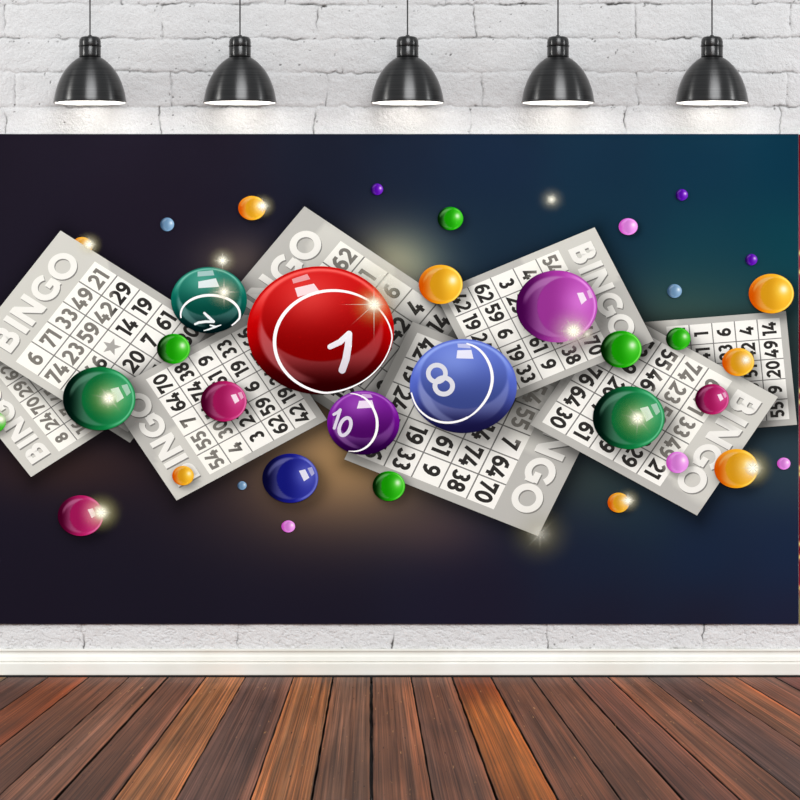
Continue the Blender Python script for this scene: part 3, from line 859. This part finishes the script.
build_glow('printed_glow', 384, 282, 52, .46, (255, 250, 224), LB - 3, label='soft pale glow behind the red ball')
SP = [
    (374, 304.5, 27, .85, (255, 190, 90), [(0, 14, 2, .7), (180, 36, 1.6, .7), (90, 40, 1.6, .8), (-90, 22, 1.8, .8), (138, 34, 1.3, .6), (-40, 12, 1.4, .5), (225, 16, 1.5, .6), (45, 12, 1.5, .5)], 1.0, 'bright sparkle on the red ball'),
    (224, 292, 20, .7, YG, star(8, 17), 1, 'sparkle on the teal ball'),
    (222.5, 260.5, 17, .7, YG, star(8, 11), .9, 'sparkle above the teal ball'),
    (109, 398, 27, .75, (180, 226, 112), [(-128, 17, 1.3, .6), (-170, 22, 1.2, .5), (50, 22, 1.3, .6), (140, 14, 1.2, .5), (-30, 10, 1.4, .5), (100, 13, 1.2, .5)], 1, 'sparkle on the left dark green ball'),
    (638, 418, 28, .75, (180, 226, 118), [(-128, 18, 1.3, .6), (-170, 20, 1.2, .5), (50, 22, 1.3, .6), (140, 16, 1.2, .5), (0, 15, 1.2, .5), (95, 22, 1.2, .6)], 1, 'sparkle on the right dark green ball'),
    (573.5, 331, 31, .88, (255, 218, 226), star(12, 19, 1.8, .8), 1, 'sparkle on the violet ball'),
    (89, 244.5, 15, .85, (250, 232, 140), star(8, 10), .9, 'sparkle by the upper left card'),
    (262.5, 206, 15, .75, (250, 236, 150), star(8, 10), .9, 'sparkle on the orange ball above the teal one'),
    (628, 500.5, 15, .75, (250, 236, 150), star(8, 10), .9, 'sparkle on the small orange ball'),
    (753, 468, 24, .8, (246, 236, 160), star(8, 14), 1, 'sparkle on the orange ball at lower right'),
    (101, 512.5, 24, .75, (240, 232, 150), star(8, 12), 1, 'sparkle on the magenta ball at lower left'),
    (551.5, 199.5, 17, .42, (190, 190, 150), star(10, 8, 1.4, .5), .5, 'faint sparkle on the dark blue background'),
    (540, 534, 40, .40, (170, 165, 120), [(90, 22, 1.4, .26), (135, 26, 1.2, .22), (-45, 26, 1.2, .22), (0, 20, 1.2, .2), (180, 18, 1.2, .2), (-90, 16, 1.2, .2), (45, 16, 1.2, .2)], .0, 'faint sparkle at the lowest card corner'),
    (1, 419, 13, .8, (210, 250, 140), (), .5, 'sparkle on the cut green ball'),
    (746, 360, 13, .6, (250, 240, 170), star(6, 7, 1.2, .5), .6, 'sparkle on the orange ball of the far right card'),
    (587, 334, 9, .5, (240, 220, 120), (), .3, 'small yellow glow beside the violet ball'),
]
for j, (x, y, r, st_, col, rays, core, lb) in enumerate(SP):
    build_glow('printed_sparkle', x, y, r, st_, col, LG + 3 * (j % 2) + (2 if j == 15 else 0), rays, core, label=lb)

# ================================================================== the next banner's edge at the far right
def build_red():
    V = []; F = []; C = []
    t = empty('red_banner', (WX(806), BY, WZ(624)))
    ox, oz = WX(806), WZ(624)
    tag(t, 'narrow strip of a red and gold banner beside the bingo banner, cut by the frame', 'banner')
    x0, x1, y0, y1 = 798.9, 815, 134.5, 623.5
    ys = np.arange(y0, y1 + .5, 1.5); xs = np.linspace(x0, x1, 12)
    gold = [253, 272, 391, 402, 468, 474, 544, 557, 588]
    for j, y in enumerate(ys):
        for x in xs:
            c = np.array([150, 22, 40.]) + 22 * math.sin(y / 31)
            for g in gold:
                t_ = math.exp(-((y - g) / 2.6) ** 2 - ((x - 799.5) / 3) ** 2); c = c * (1 - t_) + np.array([235, 210, 120.]) * t_
            if y > 585: 
                t_ = min(1, (y - 585) / 15); c = c * (1 - t_) + np.array([130, 120, 80.]) * t_
            V.append((WX(x, BY) - ox, 0, WZ(y, BY) - oz)); C.append(ink(c).tolist())
    nx = len(xs)
    for j in range(len(ys) - 1):
        for i in range(nx - 1):
            a = j * nx + i; F.append((a + nx, a + nx + 1, a + 1, a))
    b = len(V)
    for yy in (0, .0083):
        for (x, y) in ((x0, y0), (x1, y0), (x1, y1), (x0, y1)): V.append((WX(x, BY) - ox, yy, WZ(y, BY) - oz)); C.append([.1, .02, .03])
    for q in range(4): r = (q + 1) % 4; F.append((b + q, b + r, b + 4 + r, b + 4 + q))
    F.append((b + 4, b + 5, b + 6, b + 7))
    mesh_obj('banner_sheet', V, F, M_PRINT, t, cols=C)
build_red()

# ================================================================== LIGHT
w = bpy.data.worlds.new('world'); SC.world = w; w.use_nodes = True
bg = w.node_tree.nodes['Background']; bg.inputs[0].default_value = (.94, .97, 1.0, 1); bg.inputs[1].default_value = .44
def area(name, loc, target, sx, sy, power, col=(1, 1, 1)):
    ld = bpy.data.lights.new(name, 'AREA'); ld.shape = 'RECTANGLE'; ld.size = sx; ld.size_y = sy; ld.energy = power; ld.color = col
    o = bpy.data.objects.new(name, ld); link(o); o.location = loc
    o.rotation_euler = (Vector(target) - Vector(loc)).to_track_quat('-Z', 'Y').to_euler()
    return o
sd = bpy.data.lights.new('added_soft_sun', 'SUN'); sd.energy = 2.2; sd.angle = math.radians(34); sd.color = (.985, .99, 1)  # soft sun added from the camera side for even light on wall and floor
so = bpy.data.objects.new('added_soft_sun', sd); link(so); so.location = (3, -12, 6)
so.rotation_euler = Vector((-.12, 1.0, -.50)).to_track_quat('-Z', 'Y').to_euler()
area('added_streak_light', (-7.0, -2.4, 3.0), (.2, 0, 1.6), 1.0, 3.2, 150, (1, .98, .95))  # unseen strip light on the left, added to streak the metal shades
area('added_streak_light', (7.2, -2.8, 3.0), (.2, 0, 1.6), .8, 3.2, 110, (1, 1, 1))  # its unseen counterpart on the right, added for the same highlights

# ================================================================== CAMERA
cd = bpy.data.cameras.new('camera'); cam = bpy.data.objects.new('camera', cd); link(cam)
cam.location = (0, -D, CAMH); cam.rotation_euler = (math.pi / 2, 0, 0)
cd.sensor_width = 36; cd.lens = PPM * D / 800 * 36
cd.shift_x = (400 - VX) / 800; cd.shift_y = (VY - 400) / 800
cd.clip_end = 200
SC.camera = cam
SC.view_settings.view_transform = 'Standard'; SC.view_settings.look = 'None'
SC.view_settings.exposure = 0.0; SC.view_settings.gamma = 1.0; SC.view_settings.use_curve_mapping = False
